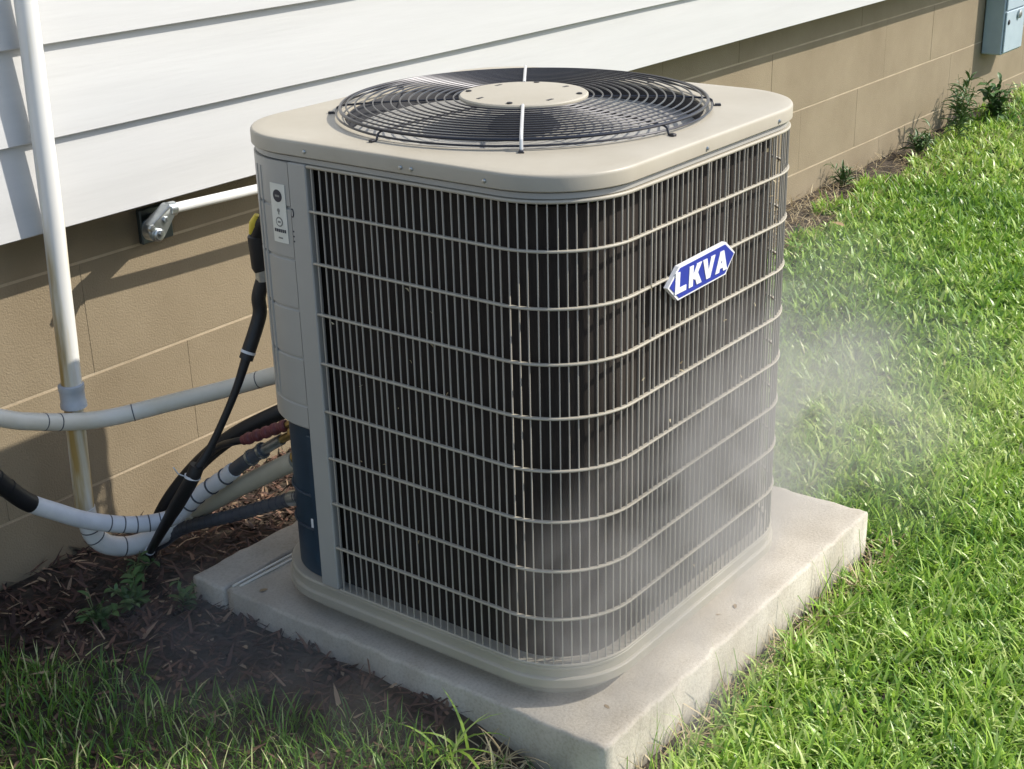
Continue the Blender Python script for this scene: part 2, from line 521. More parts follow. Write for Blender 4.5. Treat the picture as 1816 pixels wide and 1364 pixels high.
# vertical slats
slat_me = MB().box(-0.0012, 0.0012, 0.0010, 0.0044, 0, ZT - ZB, 0.0005).build('slat', M['paint_slat'], smooth=30)
first = True
pitch = 0.0178
s = 0.010; j = 0
rs = random.Random(9)
while s < END_S:
    while j < len(WK) - 1 and WK[j][4] < s: j += 1
    x, y, nx, ny, _ = WK[j]
    if first: o = slat_me; first = False
    else:
        o = bpy.data.objects.new('slat', slat_me.data); COL.objects.link(o)
    o.location = (x - nx * 0.004, y - ny * 0.004, ZB)
    o.rotation_euler = (rs.gauss(0, 0.0016), rs.gauss(0, 0.0012), math.atan2(-nx, ny) + rs.gauss(0, 0.02))
    up(o)
    s += pitch
# horizontal bands over the slats, as open strips from the post round to the back
def strip(name, z0, z1, s0, s1, depth0, depth1, material, step=0.012):
    P = []; last = -1
    for x, y, nx, ny, q in WK:
        if q < s0 or q > s1: continue
        if q - last < step and last >= 0: continue
        last = q; P.append((x, y, nx, ny))
    v = []; f = []
    hz = (z1 - z0)
    for x, y, nx, ny in P:
        pr = [(depth0, z0), (depth1 - hz * 0.25, z0), (depth1, z0 + hz * 0.3), (depth1, z1 - hz * 0.3), (depth1 - hz * 0.25, z1), (depth0, z1)]
        for d, z in pr: v.append((x + nx * d, y + ny * d, z))
    n = 6
    for i in range(len(P) - 1):
        for k in range(n):
            f.append((i * n + k, i * n + (k + 1) % n, (i + 1) * n + (k + 1) % n, (i + 1) * n + k))
    f.append(tuple(range(n))); f.append(tuple((len(P) - 1) * n + k for k in range(n))[::-1])
    o = mesh_obj(name, v, f, material); autosmooth(o, 50)
    return up(o)
BANDS = [0.914 - 0.1037 * k for k in range(8)]
for z in BANDS:
    strip('band', z - 0.0022, z + 0.0022, 0.0, END_S + 0.02, -0.003, 0.0042, M['paint'])
strip('top_rail', ZT - 0.002, ZT + 0.004, 0.0, END_S + 0.02, -0.012, 0.0035, M['paint'])
strip('bottom_rail', ZB - 0.0005, ZB + 0.006, 0.0, END_S + 0.02, -0.012, 0.0030, M['paint'])
# collar under the lid
mb = MB(); mb.loft([rloop(-0.016, 1.0045), rloop(-0.004, 1.0045), rloop(-0.002, 1.006), rloop(-0.002, 1.0155), rloop(-0.02, 1.0165)], True, True)
up(mb.build('top_collar', M['paint_grey']))
# grille post on the left face
LX = UX - HX
mb = MB(); mb.box(LX - 0.004, LX + 0.02, 0.704, 0.752, 0.0865, 1.004, 0.002)
post = up(mb.build('corner_post', M['paint_grey']))

# service panel: curved sheet from the post round the back-left corner
def back_left_path(off, y_from, x_to, n=20):
    r = RAD + off
    cx, cy = UX - HX + RAD, UY + HY - RAD
    P = [(UX - HX - off, y_from, -1, 0)]
    for k in range(n + 1):
        a = PI - PI / 2 * k / n
        P.append((cx + r * math.cos(a), cy + r * math.sin(a), math.cos(a), math.sin(a)))
    P.append((x_to, UY + HY + off, 0, 1))
    return P
def sheet(name, off, thick, y_from, x_to, z0, z1, material, zrows=None):
    P = back_left_path(off, y_from, x_to)
    rows = zrows or [(z0, 0), (z1, 0)]
    v = []; f = []
    n = len(P)
    for z, d in rows:
        for x, y, nx, ny in P: v.append((x + nx * d, y + ny * d, z))
    for i in range(len(rows) - 1):
        for k in range(n - 1):
            f.append((i * n + k, i * n + k + 1, (i + 1) * n + k + 1, (i + 1) * n + k))
    base_i = len(v)
    for z, d in (rows[0], rows[-1]):
        for x, y, nx, ny in P: v.append((x - nx * thick, y - ny * thick, z))
    top = (len(rows) - 1) * n
    for k in range(n - 1):
        f.append((k, base_i + k, base_i + k + 1, k + 1))
        f.append((top + k, top + k + 1, base_i + n + k + 1, base_i + n + k))
    # end caps
    f.append(tuple([i * n for i in range(len(rows))] + [base_i + n, base_i]))
    f.append(tuple([base_i + n - 1, base_i + 2 * n - 1] + [i * n + n - 1 for i in reversed(range(len(rows)))]))
    o = mesh_obj(name, v, f, material); autosmooth(o, 25)
    return up(o)
PZ0, PZ1 = 0.445, 1.003
rows = [(PZ0, -0.004), (PZ0 + 0.004, 0.0)]
for z in reversed(BANDS[:5]):
    rows += [(z - 0.005, 0.0), (z - 0.0025, -0.0035), (z + 0.0005, -0.0035), (z + 0.003, 0.0)]
rows += [(PZ1, 0.0)]
panel = sheet('service_panel', 0.0025, 0.008, 0.753, 0.36, PZ0, PZ1, M['paint_grey'], rows)
# raised ribs on the panel
P = back_left_path(0.0025, 0.753, 0.36)
for k in (5, 6.5):
    a = PI - PI / 2 * k / 20
    r = RAD + 0.0025
    x, y = UX - HX + RAD + r * math.cos(a), UY + HY - RAD + r * math.sin(a)
    mb = MB(); mb.tube([(x, y, 0.50), (x, y, 0.60), (x, y, 0.80), (x, y, 0.985)], [0.0012, 0.0030, 0.0030, 0.0016], 8)
    up(mb.build('panel_rib', M['paint_grey']))
# lower valve compartment, recessed, dark
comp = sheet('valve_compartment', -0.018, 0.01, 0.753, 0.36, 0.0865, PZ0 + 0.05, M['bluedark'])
mb = MB(); mb.box(LX + 0.006, LX + 0.0215, 0.7525, 0.775, 0.12, PZ0 - 0.02, 0.002)
up(mb.build('compartment_flange', M['bluedark']))
r = RAD - 0.016
for z in (0.20, 0.28):
    pts = []
    for k in range(0, 15):
        a = PI - PI / 2 * k / 20
        pts.append((UX - HX + RAD + r * math.cos(a), UY + HY - RAD + r * math.sin(a), z - 0.001 * k))
    up(MB().tube(pts, 0.0035, 6).build('compartment_seam', M['bluedark']))
mb = MB(); mb.box(LX + 0.0165, LX + 0.0200, 0.776, 0.792, 0.195, 0.222, 0.001)
lab2 = up(mb.build('small_tag', M['badgewhite']))
# rating label on the panel (flat print on a plate) - bends round with the panel
def curved_plate(off, y0, y1, z0, z1, thick=0.001):
    """on the left face straight part / corner; y0<y1"""
    cy = UY + HY - RAD; cx = UX - HX + RAD
    v = []; f = []; n = 14
    for i in range(n + 1):
        s_ = y0 + (y1 - y0) * i / n
        if s_ <= cy: x, y, nx, ny = UX - HX, s_, -1, 0
        else:
            a = PI - (s_ - cy) / RAD
            x, y, nx, ny = cx + RAD * math.cos(a), cy + RAD * math.sin(a), math.cos(a), math.sin(a)
        for d, z in ((off, z0), (off, z1), (off - thick, z0), (off - thick, z1)):
            v.append((x + nx * d, y + ny * d, z))
    for i in range(n):
        a, b = i * 4, i * 4 + 4
        f += [(a, a + 1, b + 1, b), (a + 2, b + 2, b + 3, a + 3), (a + 1, a + 3, b + 3, b + 1), (a, b, b + 2, a + 2)]
    f += [(0, 2, 3, 1), (n * 4, n * 4 + 1, n * 4 + 3, n * 4 + 2)]
    return v, f
def curved_disc(off, yc, zc, r):
    cy = UY + HY - RAD; cx = UX - HX + RAD
    v = []; n = 24
    for i in range(-1, n):
        rr = 0 if i < 0 else r
        s_ = yc + rr * math.cos(2 * PI * i / n); z = zc + rr * 1.0 * math.sin(2 * PI * i / n)
        if s_ <= cy: x, y, nx, ny = UX - HX, s_, -1, 0
        else:
            a = PI - (s_ - cy) / RAD
            x, y, nx, ny = cx + RAD * math.cos(a), cy + RAD * math.sin(a), math.cos(a), math.sin(a)
        v.append((x + nx * off, y + ny * off, z))
    f = [(0, 1 + i, 1 + (i + 1) % n) for i in range(n)]
    return v, f
def lp(v, f, name, material, parent=None):
    o = mesh_obj(name, v, f, material)
    if parent: o.parent = parent; o.matrix_parent_inverse = Matrix.Identity(4)
    else: up(o)
    return o
LY0, LY1 = 0.764, 0.806
lab = lp(*curved_plate(0.0042, LY0, LY1, 0.840, 0.958), 'rating_label', M['white'])
yc = (LY0 + LY1) / 2
lp(*curved_disc(0.0047, yc, 0.934, 0.0125), 'emblem', M['ink'], lab)
lp(*curved_plate(0.0052, yc - 0.006, yc + 0.006, 0.932, 0.936, 0.0003), 'emblem_mark', M['greyink'], lab)
lp(*curved_disc(0.0047, yc, 0.905, 0.004), 'printed_mark', M['greyink'], lab)
lp(*curved_plate(0.0047, yc - 0.0015, yc + 0.0015, 0.897, 0.905, 0.0003), 'printed_mark', M['greyink'], lab)
lp(*curved_disc(0.0047, yc, 0.882, 0.010), 'printed_mark', M['greyink'], lab)
lp(*curved_disc(0.0051, yc, 0.882, 0.0072), 'printed_mark', M['white'], lab)
lp(*curved_plate(0.0054, yc - 0.004, yc + 0.004, 0.880, 0.884, 0.0003), 'printed_mark', M['greyink'], lab)
for k in range(6):
    lp(*curved_plate(0.0047, LY0 + 0.005 + k * 0.0056, LY0 + 0.0092 + k * 0.0056, 0.861, 0.8675, 0.0003), 'printed_mark', M['ink'], lab)
lp(*curved_plate(0.0047, yc - 0.006, yc + 0.006, 0.848, 0.851, 0.0003), 'printed_mark', M['greyink'], lab)
# small embossed letters / scuffs down the post: dark dots and an open hook shape
mb = MB()
pts = [(LX - 0.0042, 0.7475 + 0.0035 * math.cos(t), 0.905 + 0.008 * math.sin(t)) for t in [PI * 0.35 + k * PI * 1.3 / 10 for k in range(11)]]
mb.tube(pts, 0.0012, 6)
o = mb.build('printed_mark', M['ink']); o.parent = post; o.matrix_parent_inverse = Matrix.Identity(4)
for z in (0.868, 0.858, 0.848):
    o = MB().lathe((LX - 0.0036, 0.748, z), [(0.0008, -0.001), (0.0019, -0.0008), (0.0019, 0.0)], 10, 'X').build('printed_mark', M['ink'])
    o.parent = post; o.matrix_parent_inverse = Matrix.Identity(4)

# lid: skirt, rounded lip, flat top with a round opening
HLX, HLY, RL = 0.448, 0.438, 0.176
HOLE = 0.362
HC = (UX - 0.002, UY + 0.004)
def lloop(off, z): return rloop(off, z, n=22, r=RL, hx=HLX, hy=HLY, straight=12)
LZ0, LZ1 = 1.0185, 1.049
loops = [lloop(-0.012, LZ0 + 0.001), lloop(-0.002, LZ0), lloop(0.0, LZ0 + 0.002), lloop(0.0, LZ1 - 0.007), lloop(-0.0009, LZ1 - 0.0032), lloop(-0.0028, LZ1 - 0.001), lloop(-0.006, LZ1), lloop(-0.03, LZ1 + 0.0012)]
o_l = loops[-1]
ang = [math.atan2(p[1] - HC[1], p[0] - HC[0]) for p in o_l]
for rr, z in ((HOLE + 0.022, LZ1 + 0.003), (HOLE + 0.006, LZ1 + 0.005), (HOLE, LZ1 + 0.003), (HOLE - 0.001, LZ1 - 0.03)):
    loops.append([(HC[0] + rr * math.cos(a), HC[1] + rr * math.sin(a), z) for a in ang])
mb = MB(); mb.loft(loops)
lid = up(mb.build('lid', M['paint'], smooth=40))
def sub(o, parent):
    o.parent = parent; o.matrix_parent_inverse = Matrix.Identity(4); return o
# screws on the skirt
def screw(x, y, z, nx, ny, parent):
    a = math.atan2(ny, nx)
    mb = MB(); mb.lathe((0, 0, 0), [(0.0042, -0.002), (0.0042, 0.001), (0.003, 0.003), (0.001, 0.0034)], 12, 'X')
    o = mb.build('screw', M['steel']); o.rotation_euler = (0, 0, a); o.location = (x, y, z)
    return sub(o, parent)
for y in (0.70, 0.46, 0.435, 0.27): screw(UX - HLX, y, LZ0 + 0.012, -1, 0, lid)
for x in (0.45, 0.735): screw(x, UY - HLY, LZ0 + 0.010, 0, -1, lid)

# inside of the fan opening
mb = MB()
n = 96
def circ(r, z): return [(HC[0] + r * math.cos(2 * PI * k / n), HC[1] + r * math.sin(2 * PI * k / n), z) for k in range(n)]
mb.loft([circ(HOLE - 0.0015, LZ1 - 0.001), circ(HOLE - 0.006, LZ1 - 0.012), circ(HOLE - 0.012, LZ1 - 0.05), circ(HOLE - 0.012, LZ1 - 0.16)])
up(mb.build('fan_shroud', M['dark']))
mb = MB(); mb.loft([circ(HOLE + 0.02, LZ1 - 0.158), circ(0.02, LZ1 - 0.165)], False, True)
up(mb.build('fan_well', M['dark']))
# motor and blades
mb = MB(); mb.lathe((HC[0], HC[1], LZ1 - 0.14), [(0.02, 0), (0.07, 0.002), (0.075, 0.02), (0.075, 0.11), (0.06, 0.125), (0.02, 0.13)], 40)
up(mb.build('fan_motor', M['dark']))
for k in range(4):
    a0 = 2 * PI * k / 4 + 2.55
    v = []; f = []
    na, nr = 10, 6
    for i in range(nr + 1):
        r_ = 0.078 + (HOLE - 0.03 - 0.078) * i / nr
        span = 0.95 - 0.15 * i / nr
        for j_ in range(na + 1):
            t = j_ / na
            a = a0 + span * (t - 0.5) + 0.25 * i / nr
            z = LZ1 - 0.105 + 0.065 * (t - 0.5) + 0.010 * math.sin(PI * t)
            v.append((HC[0] + r_ * math.cos(a), HC[1] + r_ * math.sin(a), z))
    for i in range(nr):
        for j_ in range(na):
            p = i * (na + 1) + j_
            f.append((p, p + 1, p + na + 2, p + na + 1))
    bl = mesh_obj('fan_blade', v, f, M['blade'], smooth=True)
    sol = bl.modifiers.new('solid', 'SOLIDIFY'); sol.thickness = 0.0022
    up(bl)

# wire guard: rings, spokes and the hub cap
GZ = LZ1 + 0.025
guard = up(MB().ring((HC[0], HC[1], GZ - 0.003), 0.370, 0.0034, 120, 8).build('fan_guard', M['blackwire']))
NR = 13
def gz(r): return GZ + 0.007 * (1 - (r / 0.37) ** 2)
for k in range(NR):
    r_ = 0.142 + (0.358 - 0.142) * k / (NR - 1)
    sub(MB().ring((HC[0], HC[1], gz(r_)), r_, 0.0018, 110, 6).build('guard_ring', M['blackwire']), guard)
sub(MB().ring((HC[0], HC[1], LZ1 + 0.012), 0.378, 0.0022, 110, 6).build('guard_ring', M['blackwire']), guard)
NS = 8
for k in range(NS):
    a = math.radians(216) + 2 * PI * k / NS
    ca, sa = math.cos(a), math.sin(a)
    up_ = 0.0045 if k % 4 == 0 else -0.004
    pts = [(HC[0] + r_ * ca, HC[1] + r_ * sa, z) for r_, z in ((0.125, gz(0.125) + up_), (0.2, gz(0.2) + up_), (0.3, gz(0.3) + up_), (0.372, GZ + up_ - 0.002), (0.379, GZ + up_ - 0.006), (0.383, LZ1 + 0.0035), (0.394, LZ1 + 0.0035))]
    sub(MB().tube(pts, 0.0022 if k % 4 else 0.0034, 8).build('guard_spoke', M['spoke'] if k % 4 == 0 else M['blackwire']), guard)
    o = MB().box(-0.006, 0.006, -0.005, 0.005, 0, 0.006, 0.001).build('guard_clip', M['blackwire'])
    o.location = (HC[0] + 0.392 * ca, HC[1] + 0.392 * sa, LZ1 + 0.0015); o.rotation_euler = (0, 0, a)
    sub(o, guard)
mb = MB(); mb.lathe((HC[0], HC[1], GZ + 0.003), [(0.05, 0), (0.128, 0.0), (0.131, 0.002), (0.131, 0.006), (0.128, 0.0085), (0.09, 0.0105), (0.03, 0.0112)], 72)
hub = up(mb.build('hub_cap', M['paint']))
for k in range(8):
    a = 2 * PI * k / 8 + 0.4
    r_ = 0.10 if k % 2 else 0.115
    o = MB().box(-0.009, 0.009, -0.0035, 0.0035, 0, 0.0012) .build('vent_slot', M['dark'], smooth=0) if k % 2 else MB().lathe((0, 0, 0), [(0.003, 0), (0.006, 0.0), (0.006, 0.002), (0.003, 0.003)], 12).build('hub_bolt', M['dark'])
    o.location = (HC[0] + r_ * math.cos(a), HC[1] + r_ * math.sin(a), GZ + 0.003 + 0.0092)
    sub(o, hub)

# badge on the front: six-sided blue plate, white rim, white letters
BY = UY - HY - 0.012
hexo = [(0.347, 0.829), (0.522, 0.833), (0.559, 0.803), (0.524, 0.767), (0.345, 0.764), (0.308, 0.797)]
cxb = sum(p[0] for p in hexo) / 6; czb = sum(p[1] for p in hexo) / 6
def prism(poly, y0, y1):
    n = len(poly)
    v = [(x, y0, z) for x, z in poly] + [(x, y1, z) for x, z in poly]
    f = [tuple(range(n))[::-1], tuple(range(n, 2 * n))] + [(i, (i + 1) % n, n + (i + 1) % n, n + i) for i in range(n)]
    return v, f
badge = up(mesh_obj('badge', *prism(hexo, BY, BY + 0.009), M['badgewhite']))
hexi = [(cxb + (x - cxb) * (1 - 0.0050 / 0.11), czb + (z - czb) * (1 - 0.0038 / 0.034)) for x, z in hexo]
sub(mesh_obj('badge_face', *prism(hexi, BY - 0.0012, BY + 0.002), M['badgeblue']), badge)
hexd = [(cxb + (x - cxb) * 0.93 - 0.002, czb + (z - czb) * 0.88) for x, z in hexo]
sub(mesh_obj('badge_back', *prism(hexd, BY + 0.009, BY + 0.016), M['dark']), badge)
def letter(ch, x, z, w, h):
    """polygons in unit box, bold strokes"""
    L = {
        'L': [[(0, 0), (0.92, 0), (0.92, 0.25), (0.36, 0.25), (0.36, 1), (0, 1)]],
        'K': [[(0, 0), (0.34, 0), (0.34, 1), (0, 1)], [(0.26, 0.42), (0.62, 1.0), (1.04, 1.0), (0.50, 0.26)], [(0.40, 0.56), (0.66, 0.66), (1.08, 0.0), (0.66, 0.0)]],
        'V': [[(0.36, 0), (0.70, 0), (1.06, 1), (0.70, 1), (0.53, 0.38), (0.36, 1), (0, 1)]],
        'A': [[(0, 0), (0.35, 0), (0.53, 0.62), (0.71, 0), (1.06, 0), (0.70, 1), (0.36, 1)], [(0.28, 0.18), (0.78, 0.18), (0.72, 0.40), (0.34, 0.40)]],
    }[ch]
    v = []; f = []
    for pi_, poly in enumerate(L):
        pp = [(x + px * w + 0.10 * pz * h * 0.6, z + pz * h) for px, pz in poly]
        d = 0.0024 + 0.0002 * pi_
        pv, pf = prism(pp, BY - d, BY - 0.0004)
        k = len(v); v += pv; f += [tuple(i + k for i in q) for q in pf]
    return sub(mesh_obj('letter', v, f, M['badgewhite']), badge)
lw = 0.0435
for i, ch in enumerate('LKVA'):
    letter(ch, 0.3305 + i * 0.0496, 0.7785, lw, 0.0405)

# service valves under the panel
for (x, y, z) in ((0.140, 0.905, 0.365), (0.150, 0.915, 0.300)):
    mb = MB()
    mb.tube([(x + 0.06, y - 0.05, z), (x + 0.02, y - 0.015, z + 0.004), (x, y, z), (x - 0.004, y + 0.012, z - 0.004)], [0.016, 0.018, 0.018, 0.014], 14)
    mb.tube([(x + 0.015, y - 0.01, z), (x - 0.002, y - 0.03, z + 0.03), (x - 0.006, y - 0.034, z + 0.042)], [0.010, 0.010, 0.008], 12)
    up(mb.build('service_valve', M['brass']))

# ================================================================== PIPES
def pipe_thing(name, label, cat, pts, rad, material, part, per=8, group=None):
    root = empty(name, tuple(pts[0]))
    tag(root, label, cat, group)
    o = MB().tube(catmull(pts, per) if per > 1 else pts, rad, 20).build(part, material)
    adopt(o, root)
    return root, o
def along(pts, per=8): return catmull(pts, per)

# vertical drain pipe with a U-bend that rises to the unit
dp = empty('drain_pipe', (0.0, 1.465, -0.05))
tag(dp, 'vertical off-white plastic pipe against the siding, bending up to the unit at its foot', 'pipe')
def dpa(o): return adopt(o, dp)
def stained():
    m = mat('stained_pvc', (0.72, 0.71, 0.67), 0.38, bump=0.04, bump_scale=80)
    nt = m.node_tree; bs = nt.nodes['Principled BSDF']
    g = nt.nodes.new('ShaderNodeNewGeometry'); sp = nt.nodes.new('ShaderNodeSeparateXYZ')
    nt.links.new(g.outputs['Position'], sp.inputs[0])
    mp = nt.nodes.new('ShaderNodeMapping'); mp.inputs['Scale'].default_value = (38, 38, 3.2)
    nt.links.new(g.outputs['Position'], mp.inputs[0])
    nz = nt.nodes.new('ShaderNodeTexNoise'); nz.inputs['Scale'].default_value = 1.0; nz.inputs['Detail'].default_value = 6
    nt.links.new(mp.outputs[0], nz.inputs[0])
    hz_ = nt.nodes.new('ShaderNodeMapRange'); hz_.inputs[1].default_value = 0.85; hz_.inputs[2].default_value = 0.40; hz_.inputs[3].default_value = -0.22; hz_.inputs[4].default_value = 0.10
    nt.links.new(sp.outputs['Z'], hz_.inputs[0])
    ad = nt.nodes.new('ShaderNodeMath'); nt.links.new(nz.outputs[0], ad.inputs[0]); nt.links.new(hz_.outputs[0], ad.inputs[1])
    rp = nt.nodes.new('ShaderNodeValToRGB')
    e = rp.color_ramp.elements
    e[0].position = 0.40; e[0].color = (0.72, 0.71, 0.67, 1)
    e[1].position = 0.70; e[1].color = (0.40, 0.26, 0.08, 1)
    k = e.new(0.56); k.color = (0.64, 0.57, 0.42, 1)
    nt.links.new(ad.outputs[0], rp.inputs[0]); nt.links.new(rp.outputs[0], bs.inputs['Base Color'])
    return m
M['stain'] = stained()
dpa(MB().tube([(0.085, 1.465, 2.6), (0.014, 1.465, 1.405), (0.004, 1.465, 1.270), (-0.009, 1.465, 0.777), (-0.016, 1.465, 0.627), (-0.024, 1.465, 0.405)], 0.0240, 24).build('upper_pipe', M['stain']))
dpa(MB().lathe((-0.0265, 1.465, 0.352), [(0.0255, 0), (0.0305, 0.001), (0.0305, 0.012), (0.0285, 0.016), (0.0285, 0.042), (0.0300, 0.045), (0.0300, 0.056), (0.0255, 0.058)], 28).build('coupling', M['pvc_g']))
dpa(MB().tube([(-0.0275, 1.465, 0.36), (-0.034, 1.465, 0.22), (-0.039, 1.465, 0.092)], 0.0225, 24).build('lower_pipe', M['stain']))
ub = [(-0.039, 1.465, 0.096), (-0.035, 1.465, 0.054), (-0.022, 1.466, 0.010), (0.010, 1.460, -0.026), (0.066, 1.445, -0.047), (0.136, 1.410, -0.034), (0.180, 1.360, 0.012)]
dpa(MB().tube(along(ub), 0.0245, 22).build('u_bend', M['pvc_w']))
dpa(MB().tube([(0.177, 1.365, 0.010), (0.174, 1.30, 0.052), (0.165, 1.150, 0.151), (0.152, 0.950, 0.273), (0.150, 0.92, 0.290)], 0.0225, 22).build('tan_length', M['tan']))
dv = (Vector((0.165, 1.15, 0.151)) - Vector((0.174, 1.30, 0.052))).normalized()
p0 = Vector((0.176, 1.345, 0.022))
dpa(MB().tube([p0, p0 + dv * 0.004, p0 + dv * 0.03, p0 + dv * 0.034], [0.0235, 0.0275, 0.0275, 0.0235], 22).build('collar', M['tan']))
for t in (0.25, 0.36, 0.62):
    q = along(ub); i = int(t * (len(q) - 2)); d = (q[i + 1] - q[i]).normalized()
    dpa(MB().tube([q[i], q[i] + d * 0.003], 0.0252, 22).build('joint_line', M['greyc']))

# pale pipe bowing across from the left to the unit's back
hz = [(-0.75, 1.44, 0.74), (-0.45, 1.44, 0.53), (-0.233, 1.440, 0.404), (-0.152, 1.440, 0.366), (-0.055, 1.435, 0.332), (0.036, 1.410, 0.317), (0.140, 1.330, 0.335), (0.222, 1.220, 0.368), (0.276, 1.100, 0.412), (0.290, 1.00, 0.445), (0.292, 0.94, 0.463)]
root, o = pipe_thing('bowed_pipe', 'smooth off-white pipe sagging across the foundation from the left into the unit back', 'pipe', hz, 0.0205, M['pvc'], 'pipe_run')
q = along(hz)
for t in (0.33, 0.37, 0.55, 0.78):
    i = int(t * (len(q) - 2)); d = (q[i + 1] - q[i]).normalized()
    adopt(MB().tube([q[i], q[i] + d * 0.0025], 0.0211, 20).build('joint_line', M['greyc']), root)

# insulated refrigerant line
ln = [(-0.374, 1.360, 0.379), (-0.313, 1.370, 0.308), (-0.243, 1.380, 0.222), (-0.167, 1.385, 0.161), (-0.087, 1.380, 0.105), (0.014, 1.350, 0.061), (0.093, 1.300, 0.064), (0.119, 1.240, 0.124), (0.135, 1.150, 0.193), (0.139, 1.070, 0.256), (0.150, 0.990, 0.312), (0.152, 0.930, 0.350)]
rl = empty('refrigerant_line', (0.014, 1.35, 0.04))
tag(rl, 'white wrapped refrigerant line with black foam end curving along the foundation foot', 'pipe')
q = along(ln, 10)
def seg(a, b): return q[a:b + 1]
adopt(MB().tube(seg(0, 22), 0.021, 18).build('foam_sleeve', M['black']), rl)
adopt(MB().tube(seg(22, 62), 0.0205, 20).build('white_wrap', M['wrap']), rl)
adopt(MB().tube(seg(62, 84), [0.0190 + 0.0012 * math.sin(i * 1.3) for i in range(23)], 18).build('taped_wrap', M['wrap']), rl)
adopt(MB().tube(seg(84, 96), 0.0165, 18).build('black_sleeve', M['greyc']), rl)
adopt(MB().tube(seg(96, 104), 0.0125, 16).build('steel_ferrule', M['steel']), rl)
adopt(MB().tube(seg(104, len(q) - 1), 0.0095, 16).build('brass_end', M['brass']), rl)
for i in (44, 47, 50, 53, 56, 58, 66, 70, 75, 80):
    d = (q[i + 1] - q[i]).normalized()
    adopt(MB().tube([q[i], q[i] + d * 0.0028], 0.0212, 18).build('tape_edge', M['greyc']), rl)
for i in (91, 95):
    d = (q[i + 1] - q[i]).normalized()
    adopt(MB().tube([q[i], q[i] + d * 0.008], 0.0195, 18).build('hose_clamp', M['steel']), rl)
for i in (6, 10, 14):
    d = (q[i + 1] - q[i]).normalized()
    adopt(MB().tube([q[i], q[i] + d * 0.004], 0.0222, 18).build('foam_ridge', M['black']), rl)

# red coiled rubber hose at the upper valve
rh = empty('red_hose', (0.128, 1.05, 0.30))
tag(rh, 'short ribbed dark red hose going into the unit above the tan pipe', 'hose')
a, b = Vector((0.124, 1.062, 0.312)), Vector((0.152, 0.945, 0.368))
pts = [a + (b - a) * t / 40 for t in range(41)]
adopt(MB().tube(pts, [0.0115 + (0.0025 if (i // 4) % 2 else 0) for i in range(41)], 14).build('ribbed_hose', M['red']), rh)
adopt(MB().tube([b - (b - a) * 0.02, b + (b - a) * 0.25], 0.008, 12).build('brass_end', M['brass']), rh)
adopt(MB().tube(catmull([(0.166, 1.25, 0.205), (0.145, 1.17, 0.262), (0.122, 1.095, 0.30), a + (b - a) * 0.02], 6), 0.0085, 12).build('black_lead', M['black']), rh)

# black line behind the hose, running down to the ground
bl = [(0.30, 0.97, 0.385), (0.235, 1.07, 0.335), (0.185, 1.18, 0.265), (0.155, 1.29, 0.165), (0.135, 1.40, 0.03), (0.13, 1.47, -0.11)]
root, o = pipe_thing('black_line', 'thick black foam line sloping from the unit back to the ground behind the other pipes', 'pipe', bl, 0.019, M['black'], 'foam_sleeve')
dk = [(0.13, 1.475, -0.10), (0.142, 1.420, -0.060), (0.153, 1.340, -0.003), (0.148, 1.140, 0.092), (0.147, 0.950, 0.187), (0.150, 0.91, 0.205)]
root, o = pipe_thing('flexible_conduit', 'dark grey ribbed conduit entering the unit lowest of all the pipes', 'conduit', dk, 0.0155, M['greyc'], 'conduit_run')
q = along(dk)
for i in range(2, len(q) - 3):
    d = (q[i + 1] - q[i]).normalized()
    adopt(MB().tube([q[i], q[i] + d * 0.004], 0.0166, 14).build('conduit_rib', M['greyc']), root)
e = q[-9]; d = (q[-1] - e).normalized()
adopt(MB().tube([e, e + d * 0.008, e + d * 0.03], [0.0172, 0.0185, 0.0172], 16).build('end_fitting', M['steel']), root)

# black electrical whip
wh = [(0.166, 0.990, 0.700), (0.155, 1.0, 0.655), (0.152, 1.0, 0.613), (0.119, 1.010, 0.537)]
wp = empty('electrical_whip', (0.08, 1.36, -0.07))
tag(wp, 'black cable hanging from a yellow-topped connector down to a thick black sleeve', 'cable')
adopt(MB().tube(along(wh + [(0.112, 1.012, 0.522)]), 0.0155, 16).build('thick_cable', M['black']), wp)
thin = [(0.119, 1.010, 0.537), (0.084, 1.030, 0.444), (0.039, 1.070, 0.329), (0.002, 1.100, 0.262)]
adopt(MB().tube(along(thin), [0.0115 - 0.003 * math.sin(PI * i / 24) for i in range(25)], 14).build('thin_cable', M['black']), wp)
slv = [(0.012, 1.093, 0.285), (0.002, 1.105, 0.252), (0.004, 1.15, 0.195), (0.018, 1.225, 0.112), (0.088, 1.42, -0.078), (0.10, 1.45, -0.11)]
adopt(MB().tube(along(slv), [0.0165] * 20 + [0.0165 - 0.0006 * k for k in range(21)], 16).build('black_sleeve', M['black']), wp)
adopt(MB().tube([(0.163, 0.995, 0.795), (0.163, 0.995, 0.79), (0.165, 0.993, 0.722), (0.166, 0.991, 0.715)], [0.017, 0.0215, 0.0215, 0.019], 18).build('connector', M['black']), wp)
adopt(MB().tube([(0.160, 0.945, 0.842), (0.160, 0.975, 0.822), (0.163, 0.994, 0.790)], [0.014, 0.018, 0.0185], 16).build('connector_elbow', M['black']), wp)
adopt(MB().tube([(0.150, 0.975, 0.842), (0.148, 0.985, 0.822), (0.150, 0.998, 0.798)], [0.006, 0.011, 0.006], 10).build('yellow_tag', M['yellow']), wp)
adopt(MB().tube([(0.166, 0.991, 0.716), (0.1665, 0.990, 0.692)], 0.0178, 18).build('metal_collar', M['steel']), wp)
